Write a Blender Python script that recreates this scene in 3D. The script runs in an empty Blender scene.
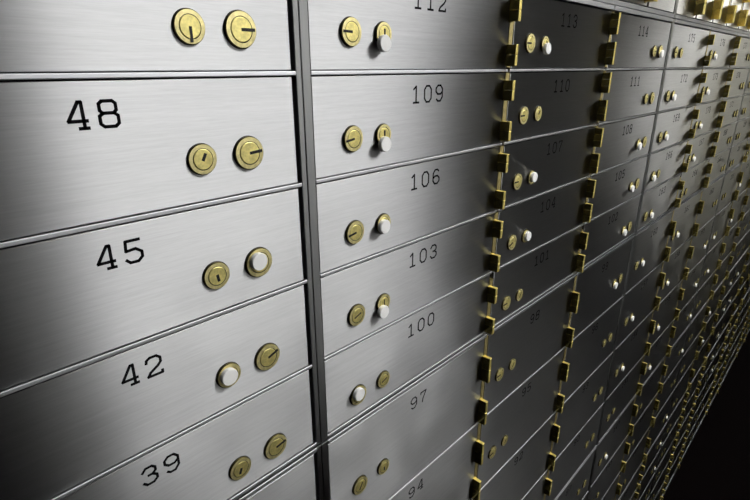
import bpy, bmesh, math, random
from mathutils import Vector, Matrix
random.seed(7)
W = 0.265                      # width of one deposit box column in metres; wall layout below is in this unit
POST = 0.0598                  # width of the post between two cabinets
LINES = [.276, 0, -.284, -.568, -.853, -1.164, -1.667, -2.164, -2.654, -3.12, -3.62, -4.105, -4.66] + [-4.66-.44*i for i in range(1, 6)]
FLOOR = -7.154
CEIL = 2.95
SC = bpy.context.scene
COL = SC.collection

# ---------------------------------------------------------------- materials
def mat(name):
    m = bpy.data.materials.new(name); m.use_nodes = True
    nt = m.node_tree; b = nt.nodes['Principled BSDF']
    return m, nt, b

def simple(name, col, rough=.5, metal=0.0, spec=.5, coat=0):
    m, nt, b = mat(name)
    b.inputs['Base Color'].default_value = (*col, 1); b.inputs['Roughness'].default_value = rough
    b.inputs['Metallic'].default_value = metal; b.inputs['Specular IOR Level'].default_value = spec
    b.inputs['Coat Weight'].default_value = coat
    return m

def noise(nt, vec, scale, detail=2, rough=.5):
    n = nt.nodes.new('ShaderNodeTexNoise'); n.inputs['Scale'].default_value = scale
    n.inputs['Detail'].default_value = detail; n.inputs['Roughness'].default_value = rough
    nt.links.new(vec, n.inputs['Vector']); return n.outputs['Fac']

def brushed(name, col, rough, aniso, axis, streak=1.0, bump=.02, var=.12):
    """brushed steel, grain running along `axis` ('X' or 'Z')"""
    m, nt, b = mat(name)
    nt.nodes.remove(b); b = nt.nodes.new('ShaderNodeBsdfAnisotropic'); b.distribution = 'BECKMANN'
    b.inputs['Anisotropy'].default_value = aniso
    nt.links.new(b.outputs[0], nt.nodes['Material Output'].inputs['Surface'])
    tc = nt.nodes.new('ShaderNodeTexCoord'); oi = nt.nodes.new('ShaderNodeObjectInfo')
    ad = nt.nodes.new('ShaderNodeVectorMath'); ad.operation = 'MULTIPLY_ADD'
    cb = nt.nodes.new('ShaderNodeCombineXYZ')
    for k in range(3): nt.links.new(oi.outputs['Random'], cb.inputs[k])
    ad.inputs[1].default_value = (17, 5, 31)
    nt.links.new(cb.outputs[0], ad.inputs[0]); nt.links.new(tc.outputs['Object'], ad.inputs[2])
    mp = nt.nodes.new('ShaderNodeMapping'); nt.links.new(ad.outputs[0], mp.inputs['Vector'])
    s = (10*streak, 1, 500) if axis == 'X' else (420, 1, 6*streak)
    mp.inputs['Scale'].default_value = s
    mp2 = nt.nodes.new('ShaderNodeMapping'); nt.links.new(ad.outputs[0], mp2.inputs['Vector'])
    s2 = (80, 1, 1700) if axis == 'X' else (1500, 1, 26)
    mp2.inputs['Scale'].default_value = s2
    n1 = noise(nt, mp.outputs[0], 1, 3, .6); n2 = noise(nt, mp2.outputs[0], 1, 2, .6)
    n3 = noise(nt, ad.outputs[0], 14, 2, .5)
    mx = nt.nodes.new('ShaderNodeMath'); mx.operation = 'ADD'; nt.links.new(n1, mx.inputs[0]); nt.links.new(n2, mx.inputs[1])
    # albedo variation of the grain
    mr = nt.nodes.new('ShaderNodeMapRange'); nt.links.new(mx.outputs[0], mr.inputs['Value'])
    mr.inputs['From Min'].default_value = .6; mr.inputs['From Max'].default_value = 1.4
    mr.inputs['To Min'].default_value = 1-var; mr.inputs['To Max'].default_value = 1+var
    vm = nt.nodes.new('ShaderNodeVectorMath'); vm.operation = 'SCALE'; vm.inputs[0].default_value = col
    nt.links.new(mr.outputs[0], vm.inputs['Scale']); nt.links.new(vm.outputs[0], b.inputs['Color'])
    rr = nt.nodes.new('ShaderNodeMapRange'); nt.links.new(n3, rr.inputs['Value'])
    rr.inputs['From Min'].default_value = .3; rr.inputs['From Max'].default_value = .7
    rr.inputs['To Min'].default_value = rough-.02; rr.inputs['To Max'].default_value = rough+.02
    nt.links.new(rr.outputs[0], b.inputs['Roughness'])
    bp = nt.nodes.new('ShaderNodeBump'); bp.inputs['Strength'].default_value = bump; bp.inputs['Distance'].default_value = .0004
    nt.links.new(mx.outputs[0], bp.inputs['Height']); nt.links.new(bp.outputs[0], b.inputs['Normal'])
    tg = nt.nodes.new('ShaderNodeCombineXYZ')
    # highlights stretch across the grain
    tg.inputs[2 if axis == 'X' else 0].default_value = 1
    nt.links.new(tg.outputs[0], b.inputs['Tangent'])
    return m

M = {}
DA = -.74   # negative: the lobe is wide across the tangent
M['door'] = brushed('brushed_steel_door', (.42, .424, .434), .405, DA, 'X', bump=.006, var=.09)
M['bigdoor'] = brushed('ceiling_lit_steel_door', (.97, .97, .98), .405, DA, 'X', bump=.006, var=.09)  # bright ceiling reflection put into the steel colour of the tall doors
M['post'] = brushed('satin_steel_post', (.50, .51, .52), .36, DA*.5, 'Z', bump=.01, var=.04)
M['rail'] = brushed('satin_steel_rail', (.62, .63, .66), .55, DA*.2, 'X', bump=.01, var=.03)
M['edge'] = simple('door_edge_steel', (.20, .20, .21), .5, 1)
M['black'] = simple('black_gap_lining', (.008, .008, .009), .8)
M['ink'] = simple('black_number_paint', (.004, .004, .005), .8, 0, .08)
M['inkgrey'] = simple('engraved_number_line', (.028, .028, .03), .5, 0, .3)
def brass(name, col, rough, scale=240):
    m, nt, b = mat(name); b.inputs['Metallic'].default_value = 1
    tc = nt.nodes.new('ShaderNodeTexCoord'); n = noise(nt, tc.outputs['Object'], scale, 3, .6)
    r = nt.nodes.new('ShaderNodeMapRange'); nt.links.new(n, r.inputs['Value'])
    r.inputs['From Min'].default_value = .3; r.inputs['From Max'].default_value = .7
    r.inputs['To Min'].default_value = .75; r.inputs['To Max'].default_value = 1.15
    v = nt.nodes.new('ShaderNodeVectorMath'); v.operation = 'SCALE'; v.inputs[0].default_value = col
    nt.links.new(r.outputs[0], v.inputs['Scale']); nt.links.new(v.outputs[0], b.inputs['Base Color'])
    b.inputs['Roughness'].default_value = rough
    return m
M['brass'] = brass('lock_brass', (.93, .82, .33), .5)
M['brassring'] = brass('lock_ring_brass', (.86, .77, .39), .55)
M['brassdark'] = simple('shaded_brass_side', (.10, .085, .03), .45, 1)  # shade painted on the lock sides, which mirror the dark room
M['hinge'] = brass('hinge_brass', (.80, .66, .24), .16, 120)
M['half'] = brass('lit_segment_hinge_brass', (.66, .52, .16), .27, 120)  # painted reflection: the segment of each knuckle that looks lit
M['lit'] = brass('lit_face_hinge_brass', (.90, .76, .26), .55, 120)  # light painted on knuckle fronts and tops as a brighter matt brass
M['leaf'] = brass('hinge_leaf_brass', (.62, .52, .24), .5, 120)
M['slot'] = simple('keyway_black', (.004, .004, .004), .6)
M['white'] = simple('white_plastic_cap', (.95, .95, .94), .35)

# ---------------------------------------------------------------- mesh helpers (metres; x along the wall, y out of the room is +, z up)
def mesh(name, bm, mats):
    me = bpy.data.meshes.new(name); bm.to_mesh(me); bm.free()
    for m in mats: me.materials.append(m)
    return me

def box(bm, x0, x1, y0, y1, z0, z1, mi=0, side=None):
    v = [bm.verts.new(p) for p in [(x0,y0,z0),(x1,y0,z0),(x1,y1,z0),(x0,y1,z0),(x0,y0,z1),(x1,y0,z1),(x1,y1,z1),(x0,y1,z1)]]
    for i, f in enumerate([(3,2,1,0),(4,5,6,7),(0,1,5,4),(1,2,6,5),(2,3,7,6),(3,0,4,7)]):
        fc = bm.faces.new([v[k] for k in f]); fc.material_index = mi if (side is None or i == 2) else side
    return v

def bevel_box(bm, x0, x1, y0, y1, z0, z1, r, mi=0, side=None, seg=2):
    """box with its front (y0) edges rounded"""
    t = bmesh.new(); box(t, x0, x1, y0, y1, z0, z1, mi, side)
    es = [e for e in t.edges if all(abs(v.co.y-y0) < 1e-9 for v in e.verts)]
    bmesh.ops.bevel(t, geom=es, offset=r, segments=seg, affect='EDGES', profile=.5)
    me = bpy.data.meshes.new('tmp'); t.to_mesh(me); t.free(); bm.from_mesh(me); bpy.data.meshes.remove(me)

def lathe(bm, prof, n=32, mis=None, cx=0, cz=0, closed=True):
    """profile of (radius, y) turned about the y axis"""
    rings = []
    for r, y in prof:
        if r < 1e-7: rings.append([bm.verts.new((cx, y, cz))]); continue
        rings.append([bm.verts.new((cx+r*math.cos(2*math.pi*k/n), y, cz+r*math.sin(2*math.pi*k/n))) for k in range(n)])
    for i in range(len(rings)-1):
        a, b = rings[i], rings[i+1]
        for k in range(n):
            q = (k+1) % n
            if len(a) == 1: f = [a[0], b[q], b[k]]
            elif len(b) == 1: f = [a[k], a[q], b[0]]
            else: f = [a[k], a[q], b[q], b[k]]
            try: fc = bm.faces.new(f)
            except ValueError: continue
            fc.material_index = mis[i] if mis else 0; fc.smooth = False

def obj(name, me, parent=None, loc=(0, 0, 0)):
    o = bpy.data.objects.new(name, me); COL.objects.link(o); o.location = loc
    if parent: o.parent = parent
    return o

def thing(name, label, cat, loc, group=None):
    o = bpy.data.objects.new(name, None); COL.objects.link(o); o.location = loc
    o.empty_display_size = .01
    o['label'] = label; o['category'] = cat
    if group: o['group'] = group
    return o

# ---------------------------------------------------------------- numbers
G = {  # strokes on a 0..1 x 0..1 cell, slab serif engraved figures
 '0': [[(.28,0),(.72,0),(1,.22),(1,.78),(.72,1),(.28,1),(0,.78),(0,.22),(.28,0)]],
 '1': [[(.15,.82),(.52,1),(.52,0)], [(.12,0),(.92,0)]],
 '2': [[(0,.74),(.05,.9),(.28,1),(.72,1),(.97,.85),(.97,.62),(.75,.45),(.2,.2),(0,0),(1,0),(1,.14)]],
 '3': [[(.02,.8),(.28,1),(.72,1),(.95,.85),(.95,.66),(.7,.52),(.4,.52)], [(.7,.52),(1,.36),(1,.16),(.72,0),(.25,0),(0,.18)]],
 '4': [[(.98,.28),(0,.28),(.62,1),(.78,1),(.78,0)], [(.5,0),(1,0)]],
 '5': [[(.95,1),(.1,1),(.05,.55),(.65,.6),(1,.42),(1,.18),(.72,0),(.22,0),(0,.15)]],
 '6': [[(.9,.88),(.68,1),(.3,1),(0,.75),(0,.22),(.28,0),(.72,0),(1,.18),(1,.38),(.72,.55),(.28,.55),(.02,.4)]],
 '7': [[(.02,.84),(.02,1),(1,1),(.42,.3),(.36,0)]],
 '8': [[(.2,.53),(.05,.64),(.05,.9),(.22,1),(.78,1),(.95,.9),(.95,.64),(.8,.53),(.2,.53),(0,.42),(0,.12),(.2,0),(.8,0),(1,.12),(1,.42),(.8,.53)]],
 '9': [[(.1,.12),(.32,0),(.7,0),(1,.25),(1,.78),(.72,1),(.28,1),(0,.82),(0,.62),(.28,.45),(.72,.45),(.98,.6)]],
}
_num = {}
def number_mesh(txt, bold):
    key = (txt, bold)
    if key in _num: return _num[key]
    h, cw, pitch, sw = ((.048, .034, .0555, .0066) if bold else (.050, .035, .061, .0060))
    h, cw, pitch, sw = h*W, cw*W, pitch*W, sw*W
    bm = bmesh.new()
    for i, ch in enumerate(txt):
        ox = i*pitch
        for st in G[ch]:
            pts = [(ox+x*cw, z*h) for x, z in st]
            for a, b in zip(pts, pts[1:]):
                d = Vector((b[0]-a[0], b[1]-a[1])); L = d.length; d /= L; n = Vector((-d.y, d.x))*sw/2; e = d*sw*.28
                c = [(a[0]-e.x+n.x, a[1]-e.y+n.y), (b[0]+e.x+n.x, b[1]+e.y+n.y), (b[0]+e.x-n.x, b[1]+e.y-n.y), (a[0]-e.x-n.x, a[1]-e.y-n.y)]
                f = [bm.verts.new((x, -.00012, z)) for x, z in c]; g = [bm.verts.new((x, 0.0002, z)) for x, z in c]
                bm.faces.new(f[::-1] if 0 else f)
                for k in range(4): bm.faces.new([f[k], g[k], g[(k+1) % 4], f[(k+1) % 4]])
    bmesh.ops.recalc_face_normals(bm, faces=bm.faces)
    _num[key] = mesh('number', bm, [M['ink'] if bold else M['ink']])
    return _num[key]

# ---------------------------------------------------------------- shared meshes
_door = {}
def door_mesh(w, h, mk='door'):
    k = (round(w, 5), round(h, 5), mk)
    if k not in _door:
        bm = bmesh.new(); bevel_box(bm, 0, w, 0, .006, 0, h, .0005, 0, 1)
        _door[k] = mesh('door_panel', bm, [M[mk], M['edge']])
    return _door[k]

def lock_meshes(r):
    bm = bmesh.new(); p = .0021            # how far the lock ring stands out of the door
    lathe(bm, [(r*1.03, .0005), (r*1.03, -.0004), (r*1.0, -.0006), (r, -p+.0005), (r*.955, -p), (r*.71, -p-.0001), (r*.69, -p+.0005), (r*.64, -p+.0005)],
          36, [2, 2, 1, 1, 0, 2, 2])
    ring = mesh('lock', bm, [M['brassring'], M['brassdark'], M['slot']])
    for pl in ring.polygons: pl.use_smooth = False
    cores = {}
    for kind in ('radial', 'across', 'short'):
        bm = bmesh.new()
        lathe(bm, [(r*.665, -p+.001), (r*.665, -p-.0001), (r*.63, -p-.0003), (0, -p-.0003)], 32)
        if kind == 'radial': box(bm, -r*.02, r*.86, -p-.0005, -p, -r*.085, r*.085, 1)
        if kind == 'across': box(bm, -r*.42, r*.42, -p-.0005, -p, -r*.06, r*.06, 1)
        if kind == 'short': box(bm, -r*.1, r*.42, -p-.0005, -p, -r*.10, r*.10, 1)
        cores[kind] = mesh('lock_cylinder', bm, [M['brass'], M['slot']])
    return ring, cores
LOCKS = {n: lock_meshes(n*W*.97) for n in (.041, .0385, .0360, .0335)}
bm = bmesh.new(); R = .0232*W
lathe(bm, [(R*.8, -.0014), (R*.97, -.0015), (R, -.0022), (R, -.0049), (R*.93, -.0055), (0, -.0056)], 32, None)
CAP = mesh('white_cap', bm, [M['white']])

def knuckle_seg(bm, x0, x1, y0, y1, z0, z1, lit):
    t = bmesh.new(); box(t, x0, x1, y0, y1, z0, z1, 2 if lit else 0)
    for f in t.faces:
        f.normal_update()
        if f.normal.y < -.9 or f.normal.z > .9: f.material_index = 1     # fronts and tops: matt brighter brass, painted to look lit
    es = [e for e in t.edges if all(abs(v.co.y-y0) < 1e-9 for v in e.verts)]
    bmesh.ops.bevel(t, geom=es, offset=.0007, segments=2, affect='EDGES', profile=.5, material=1)
    me = bpy.data.meshes.new('tmp'); t.to_mesh(me); t.free(); bm.from_mesh(me); bpy.data.meshes.remove(me)

def hinge_meshes(h, spans, d, wd, x0, triple=False):
    """brass leaf strip in the seam plus square knuckles; h row height, spans z intervals from the top"""
    bm = bmesh.new(); box(bm, x0+.010*W, x0+.036*W, -.0006, .004, .012*W, (h-.008)*W)
    leaf = mesh('hinge', bm, [M['leaf']])
    kn = []
    for a, b in spans:
        bm = bmesh.new(); z1 = (h-a)*W; z0 = (h-b)*W; L = (z1-z0)
        g = .0002
        cuts = [(z0, z0+L*.34, 0), (z0+L*.34, z0+L*.67, 1), (z0+L*.67, z1, 0)] if triple else [(z0, z0+L*.52, 0), (z0+L*.52, z1, 1)]
        for t0, t1, lit in cuts:
            knuckle_seg(bm, x0, x0+wd, -d, .001, t0+g, t1-g, lit)
        kn.append(mesh('knuckle', bm, [M['hinge'], M['lit'], M['half']]))
    return leaf, kn
HINGE = {
 'small': hinge_meshes(.284, [(.035, .112), (.190, .268)], .0112, .0048, -.034*W),
 'tall': hinge_meshes(.495, [(.105, .240), (.350, .485)], .0112, .0048, -.034*W),
 'bank': hinge_meshes(.440, [(.03, .11), (.18, .26), (.33, .41)], .0112, .0048, -.034*W),
 'large': hinge_meshes(.98, [(.10, .25), (.36, .51), (.62, .77), (.83, .965)], .0150, .013, -.085*W),
}
for k_, a_ in (('small', (.284, [(.014, .117), (.152, .262)])), ('tall', (.495, [(.105, .240), (.350, .485)])), ('bank', (.440, [(.03, .11), (.18, .26), (.33, .41)]))):
    HINGE[k_+'_triple'] = hinge_meshes(a_[0], a_[1], .0112, .0048, -.034*W, True)

# ---------------------------------------------------------------- which locks wear a white cap: (cabinet, column, row) -> 0 left lock, 1 right lock
CAPS = {(-1,2,2):1,(-1,2,3):0,(0,0,0):1,(0,0,1):1,(0,0,2):1,(0,0,3):1,(0,0,4):0,(0,1,0):1,(0,1,2):1,(0,1,3):1,(0,2,0):1,(0,2,2):0,(0,2,3):0,
 (0,2,4):0,(0,2,5):0,(1,0,1):1,(1,0,2):1,(1,0,3):0,(1,0,4):1,(1,0,5):1,(1,0,6):1,(1,0,7):1,(1,0,9):1,(1,1,0):1,(1,1,1):1,(1,1,2):1,(1,1,3):1,
 (1,1,5):1,(1,1,6):1,(1,1,7):1,(1,1,8):1,(1,2,6):0,(1,2,7):0,(1,2,8):1,(1,2,9):1,(1,2,11):1,(1,2,12):1,(1,2,13):1,(2,0,6):0,(2,0,7):1,
 (2,1,5):0,(2,1,6):0,(2,1,9):1,(2,1,10):1,(2,2,9):0,(2,2,10):0,(2,2,11):1,(2,2,12):1,(3,0,9):1,(3,0,10):0,(3,0,13):0,(3,1,13):1}
NUDGE = {(-1,2,0):(.007,-.010)}
# cap hangs this far from its lock centre (column units)
CAPOFF = {(-1,2,2):(-.008,.008),(-1,2,3):(-.006,.004),(0,0,0):(-.010,-.026),(0,0,1):(-.007,-.027),(0,0,2):(-.009,-.006),(0,0,3):(-.014,-.026),(0,0,4):(-.009,.014),
 (0,1,0):(.0,-.018),(0,1,2):(0,.002),(0,1,3):(0,.002)}
# keyway directions of the readable locks, degrees
SLOT = {(-1,2,0):((270,'radial'),(0,'radial')),(-1,2,1):((62,'short'),(5,'radial')),(-1,2,2):((280,'short'),(0,'across')),(-1,2,3):((0,'across'),(20,'radial')),
 (-1,2,4):((250,'short'),(10,'radial')),(0,0,0):((178,'radial'),(90,'short')),(0,0,1):((188,'radial'),(90,'short')),(0,0,2):((190,'radial'),(90,'short')),
 (0,0,3):((200,'across'),(90,'across')),(0,0,4):((0,'across'),(20,'across')),(0,0,5):((60,'across'),(270,'short')),(0,1,0):((180,'radial'),(60,'short')),
 (0,1,1):((180,'radial'),(60,'short')),(0,1,2):((180,'radial'),(60,'short')),(0,1,3):((200,'radial'),(60,'short'))}

CAM = Vector((-0.23058904, -0.28320137, 0.00228766)); F = 499.999
yaw, pit, rol = 0.80253449, -0.3471936, -0.00597337
cy, sy, cp, sp, cr, sr = math.cos(yaw), math.sin(yaw), math.cos(pit), math.sin(pit), math.cos(rol), math.sin(rol)
fw = Vector((sy*cp, cy*cp, sp)); ri = Vector((cy, -sy, 0)); up = ri.cross(fw)
r2 = cr*ri+sr*up; u2 = -sr*ri+cr*up
def pix(x, z, y=0):
    v = Vector((x, y, z))-CAM; d = v.dot(fw)
    if d < .03: return None
    return 375+F*v.dot(r2)/d, 250-F*v.dot(u2)/d
def in_view(x0, x1, z0, z1, mg=6):
    ps = [pix(x0+(x1-x0)*i/6, z0+(z1-z0)*j/6) for i in range(7) for j in range(7)]
    return any(p and -mg < p[0] < 750+mg and -mg < p[1] < 500+mg for p in ps)

ORD = ['first', 'second', 'third', 'fourth', 'fifth', 'sixth', 'seventh', 'eighth', 'ninth', 'tenth', 'eleventh', 'twelfth', 'thirteenth', 'fourteenth', 'fifteenth', 'sixteenth', 'seventeenth', 'eighteenth']
SECT = lambda r: 0 if r < 5 else 1 if r < 9 else 2 if r < 12 else 3
GROUP = ['shallow deposit boxes of the upper bank', 'deeper deposit boxes under the double rail', 'deposit boxes of the third bank down', 'deposit boxes of the bottom bank']
pretty = {0: 'left', 1: 'right'}

def cab_x(m): return m*(3+POST)*W

def col_words(m, c):
    if m == 0 and c == 2: return 'left of the second post'
    if m == 1: return ['right of the second post', 'between the far hinge rows', 'left of the third post'][c]
    return ('%s column past the %s post' % (ORD[c], ORD[m+1]))

def add_box(m, c, r):
    X0 = cab_x(m)+c*W; top, bot = LINES[r], LINES[r+1]
    sec = SECT(r); first = r in (0, 5, 9, 12); last = r in (4, 8, 11, 16)
    zt = (top-(.009 if not first else (.001 if r == 0 else .024)))*W
    zb = (bot+(.0072 if not last else .022))*W
    gl = .0006 if c == 0 else .008*W if c == 1 else .008*W   # hinge seam gap
    xl = X0+(.001*W if c == 0 else .014*W); xr = X0+W-(.014*W if c < 2 else .0005*W)
    if c < 2: xr = X0+W-.022*W+0
    if not in_view(xl, xr, zb, zt): return
    n = 49+63*(m+1)+c-3*r
    cap = CAPS.get((m, c, r))
    row = 'top row' if r == 0 else '%s row down' % ORD[r]
    capw = 'two bare locks' if cap is None else '%s lock white-capped' % pretty[cap]
    near = {(-1, 2): 'left of the wide post', (0, 0): 'right of the wide post', (0, 1): 'between near hinge rows'}.get((m, c))
    if near and r < 7 and (m, r) != (-1, 0): lab = 'steel deposit box %d, %s, %s, %s' % (n, capw, row, near)
    elif near: lab = 'brushed steel deposit box, %s, %s, %s' % (capw, row, near)
    elif m < 2: lab = 'steel deposit box, %s, %s, %s' % (capw, row, col_words(m, c))
    else: lab = 'distant dark deposit box, %s, %s' % (row, col_words(m, c))
    t = thing('safe_deposit_box', lab, 'safe deposit box', (xl, 0, zb), GROUP[sec])
    loc = lambda x, z, y=0: (x*W+cab_x(m)+c*W-xl, y, z*W-zb)
    obj('door_panel', door_mesh(xr-xl, zt-zb), t)
    # number
    bold = (m == -1)
    s = str(n); h = top-bot
    nx = {-1: -.525+1-.0, }.get(m, .41) if 0 else None
    if m == -1: nx = -.579+.0598+1
    else: nx = .412 if len(s) == 3 else .440
    zoff = -.094 if r not in (5, 9, 12) else -.128
    o = obj('number', number_mesh(s, bold), t, loc(nx, top+zoff, 0))
    # locks
    zl = bot+(.1035 if h < .35 else .203)
    lx = (.144, .272) if c < 2 else (1-.267, 1-.145)
    for i in (0, 1):
        rad = (.0360, .041)[i] if m == -1 else ((.0385, .0335)[i] if c < 2 else (.0335, .0385)[i])
        ring, cores = LOCKS[rad]
        nd = NUDGE.get((m, c, r), (0, 0))
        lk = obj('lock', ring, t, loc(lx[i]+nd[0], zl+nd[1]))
        ang, kind = SLOT.get((m, c, r), ((180 if c < 2 else 0, 'radial'), (60, 'across')))[i]
        cy_ = obj('lock_cylinder', cores[kind], lk); cy_.rotation_euler = (0, -math.radians(ang), 0)
        if cap == i:
            ox, oz = CAPOFF.get((m, c, r), (-.002, -.014))
            cp_ = obj('white_cap', CAP, lk, (ox*W, -.0008, oz*W)); cp_['label'] = 'round white cap'
    # hinges: first column hinged on its right side, second too, third on its left
    if c in (0, 1):
        kind = {0: 'small', 1: 'tall', 2: 'tall', 3: 'bank'}[sec]
        leaf, kn = HINGE[kind+('_triple' if c == 1 else '')]
        hg = obj('hinge', leaf, t, loc(1, bot))
        for k in kn: obj('knuckle', k, hg)

for m in range(-1, 5):
    for c in range(3):
        if m == -1 and c < 2: continue
        for r in range(17): add_box(m, c, r)

# ---- large narrow boxes above the wide ledge: six half columns per cabinet
def add_large(m, c, k):
    X0 = cab_x(m)+c*.5*W; zb = (.338+k*.99)*W; zt = zb+.972*W
    xl = X0+(.002 if c == 0 else .014)*W; xr = X0+(.5-(.022 if c < 5 else .002))*W
    if c == 5: xl = X0+.014*W
    if not in_view(xl, xr, zb, zt): return
    n = 52+63*(m+1)+c+6*k
    if m == 0: lab = 'tall bright deposit box above the wide ledge, %s left of the narrow second post' % ('immediately' if c == 5 else ORD[5-c]+' one')
    else: lab = 'tall bright deposit box above the wide ledge, %s one right of the narrow second post' % ORD[c]
    t = thing('large_safe_deposit_box', lab, 'safe deposit box', (xl, 0, zb), 'tall deposit boxes above the ledge')
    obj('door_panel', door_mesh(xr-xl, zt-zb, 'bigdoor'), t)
    obj('number', number_mesh(str(n), False), t, (.13*W, 0, .84*W))
    for i, dx in enumerate((.12, .24)):
        ring, cores = LOCKS[(.0385, .0335)[i]]
        lk = obj('lock', ring, t, (dx*W, 0, .47*W)); cc = obj('lock_cylinder', cores['across'], lk); cc.rotation_euler = (0, math.pi, 0)
    if c < 5:
        leaf, kn = HINGE['large']
        hg = obj('hinge', leaf, t, (X0+.5*W-xl, 0, 0))
        for q in kn: obj('knuckle', q, hg)
for m in (-1, 0, 1):
    for c in range(6):
        if m == -1 and c < 4: continue
        add_large(m, c, 0)

# ---------------------------------------------------------------- cabinet frames (rails, posts, dark carcass), one per cabinet and bank
def add_frame(m, name_words, ztop, zbot, rails, zones):
    x0 = cab_x(m); xa = x0-.0285*W; xb = x0+3.0285*W
    if m == -1: x0v = x0+1.9*W
    t = thing('deposit_cabinet_frame', name_words, 'cabinet frame', (x0, 0, zbot*W), 'steel frames of the deposit box wall')
    L = lambda x, z: (x-x0, z*W-zbot*W)
    # carcass
    bm = bmesh.new(); box(bm, xa-x0+.001, xb-x0-.001, .0075, .30, .001, (ztop-zbot)*W-.001)
    obj('carcass', mesh('carcass', bm, [M['black']]), t)
    for (a, b) in ((-.0285, -.0015), (3.0115, 3.0285)):
        bm = bmesh.new(); bevel_box(bm, a*W, b*W, -.0008, .0074, 0, (ztop-zbot)*W, .0004)
        obj('post', mesh('post', bm, [M['post']]), t)
    for (za, zb_) in rails:
        bm = bmesh.new()
        # the rail is interrupted at the hinge seams
        for (a, b) in zones:
            bevel_box(bm, a*W, b*W, -.0011, .0074, (za-zbot)*W, (zb_-zbot)*W, .0005, 0, None, 2)
        obj('rail', mesh('rail', bm, [M['rail']]), t)

bankw = ['upper bank', 'second bank', 'third bank', 'bottom bank']
cabw = {-1: 'left of the first wide post', 0: 'between the first and second posts', 1: 'between the second and third posts', 2: 'just past the third post', 3: 'past the fourth post', 4: 'farthest along the aisle'}
Z3 = [(-.0005, .985), (1.0, 1.985), (2.0, 3.0105)]
Z1 = [(0, 3.0105)]
for m in range(-1, 5):
    for s, (zt, zb) in enumerate([(.3045, -1.1575), (-1.1665, -3.113), (-3.1225, -4.653), (-4.6625, -6.885)]):
        rl = []
        edges = [LINES[i] for i in range(18)]
        idx = {0: range(1, 5), 1: range(6, 9), 2: range(10, 12), 3: range(13, 17)}[s]
        for i in idx: rl.append((edges[i]-.0052, edges[i]+.0052))
        rl.append((zb, zb+.0125))
        rl.append((zt-.0155, zt) if s else (.283, .3045))
        ok = in_view(cab_x(m), cab_x(m)+3*W, zb*W, zt*W, 2)
        if ok: add_frame(m, 'steel rails and posts framing the %s of boxes %s' % (bankw[s], cabw[m]), zt, zb, rl, Z3)
    if m < 2:
        add_frame(m, 'steel frame around the tall boxes above the ledge, %s' % cabw[m], 2.35, .3075, [(.3075, .331), (1.314, 1.324)], [(0, 3.0105)])
# continuous plinth below the banks
bm = bmesh.new(); box(bm, cab_x(-1)-.1*W, cab_x(5), .006, .30, FLOOR*W, -6.89*W)
o = obj('trim_plinth', mesh('trim_plinth', bm, [simple('plinth_black_metal', (.02, .02, .022), .6)])); o['kind'] = 'structure'

# ---------------------------------------------------------------- room
def struct(name, x0, x1, y0, y1, z0, z1, m):
    bm = bmesh.new(); box(bm, x0, x1, y0, y1, z0, z1); o = obj(name, mesh(name, bm, [m])); o['kind'] = 'structure'; return o
XL, XR, YB = -1.55, 5.2, -1.75
REFLECTOR = (.03, 1.93)  # x span of the white reflector added on the back wall
zf, zc = FLOOR*W, CEIL*W
cm, nt, b = mat('dark_red_carpet')
tc = nt.nodes.new('ShaderNodeTexCoord'); n = noise(nt, tc.outputs['Object'], 260, 3, .7)
cr_ = nt.nodes.new('ShaderNodeValToRGB'); nt.links.new(n, cr_.inputs[0])
cr_.color_ramp.elements[0].color = (.0004, .0001, .0001, 1); cr_.color_ramp.elements[1].color = (.003, .0006, .0009, 1)
nt.links.new(cr_.outputs[0], b.inputs['Base Color']); b.inputs['Roughness'].default_value = 1; b.inputs['Specular IOR Level'].default_value = .1
darkwall = simple('charcoal_wall_paint', (.012, .012, .014), .8)
endwall = simple('olive_beige_wall_paint', (.62, .60, .50), .8)
mid_refl = simple('mid_grey_reflector_paint', (.5, .5, .49), .8)
grey_refl = simple('grey_reflector_paint', (.16, .16, .163), .8)
light_refl = simple('white_reflector_paint', (.72, .72, .70), .7)
ceilm = simple('ceiling_paint', (.8, .8, .79), .9)
struct('floor', XL-.1, XR+.1, YB-.1, .32, zf-.05, zf, cm)
struct('ceiling', XL-.1, XR+.1, YB-.1, .32, zc, zc+.05, ceilm)
struct('wall_left', XL-.1, XL, YB-.1, .32, zf, zc, darkwall)
struct('wall_right', XR, XR+.1, YB-.1, .32, zf, zc, endwall)
struct('wall_back', XL-.1, XR+.1, YB-.1, YB, zf, zc, darkwall)
struct('wall_back_reflector', REFLECTOR[0], REFLECTOR[1], YB-.05, YB+.03, zf+.1, zc, light_refl)  # unseen white reflector, added for the bright band in the steel
struct('wall_back_reflector_mid', REFLECTOR[1], 3.3, YB-.05, YB+.02, zf+.1, zc, mid_refl)  # added mid-grey reflector, fades the bright band to the right
struct('wall_back_reflector_grey', 3.3, XR, YB-.05, YB+.01, zf+.1, zc, grey_refl)  # added darker grey reflector, lifts the reflections further along
struct('trim_dark_reflection_band', XR-.03, XR, YB, .0, zf, -.75, darkwall)  # unseen dark band, added to darken reflections in the low far rows
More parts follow.
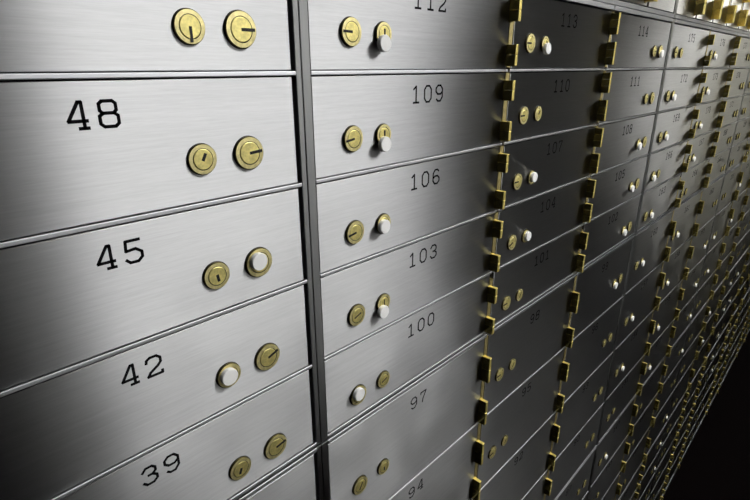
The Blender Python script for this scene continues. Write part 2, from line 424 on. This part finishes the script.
struct('wall_front', XL-.1, XR+.1, .305, .32, zf, zc, darkwall)
struct('trim_soffit', XL-.0, XR, 0.0, .30, 2.36*W, zc-.001, ceilm)

def lamp(x, y, z, sx, sy, power, label):
    t = thing('ceiling_light', label, 'ceiling light', (x, y, z), 'ceiling light panels')
    bm = bmesh.new()
    fr = .02
    box(bm, -sx/2-fr, -sx/2, -sy/2-fr, sy/2+fr, -.02, 0); box(bm, sx/2, sx/2+fr, -sy/2-fr, sy/2+fr, -.02, 0)
    box(bm, -sx/2, sx/2, -sy/2-fr, -sy/2, -.02, 0); box(bm, -sx/2, sx/2, sy/2, sy/2+fr, -.02, 0)
    obj('light_frame', mesh('light_frame', bm, [simple('white_metal_frame', (.7, .7, .7), .5)]), t)
    bm = bmesh.new(); box(bm, -sx/2, sx/2, -sy/2, sy/2, -.012, -.002)
    m, nt, b = mat('light_diffuser'); b.inputs['Emission Color'].default_value = (1, .99, .97, 1); b.inputs['Emission Strength'].default_value = power
    obj('diffuser', mesh('diffuser', bm, [m]), t)
LAMPS = [(.87, -.92, 1.50, .6, 11.4), (4.75, -.7, .6, .4, 25)]
for i, (x, y, sx, sy, p) in enumerate(LAMPS):
    lamp(x, y, zc, sx, sy, p, 'white ceiling light panel, %s from the entrance end' % ORD[i])

w = bpy.data.worlds.new('World'); SC.world = w; w.use_nodes = True
w.node_tree.nodes['Background'].inputs[0].default_value = (.5, .52, .56, 1); w.node_tree.nodes['Background'].inputs[1].default_value = .01

# ---------------------------------------------------------------- camera
cd = bpy.data.cameras.new('Camera'); co = bpy.data.objects.new('Camera', cd); COL.objects.link(co)
cd.sensor_width = 36; cd.sensor_fit = 'HORIZONTAL'; cd.lens = F/750*36; cd.clip_start = .005
rot = Matrix((r2, u2, -fw)).transposed(); co.matrix_world = Matrix.Translation(CAM) @ rot.to_4x4()
SC.camera = co
SC.view_settings.view_transform = 'Standard'; SC.view_settings.look = 'None'; SC.view_settings.gamma = 1; SC.view_settings.exposure = 0
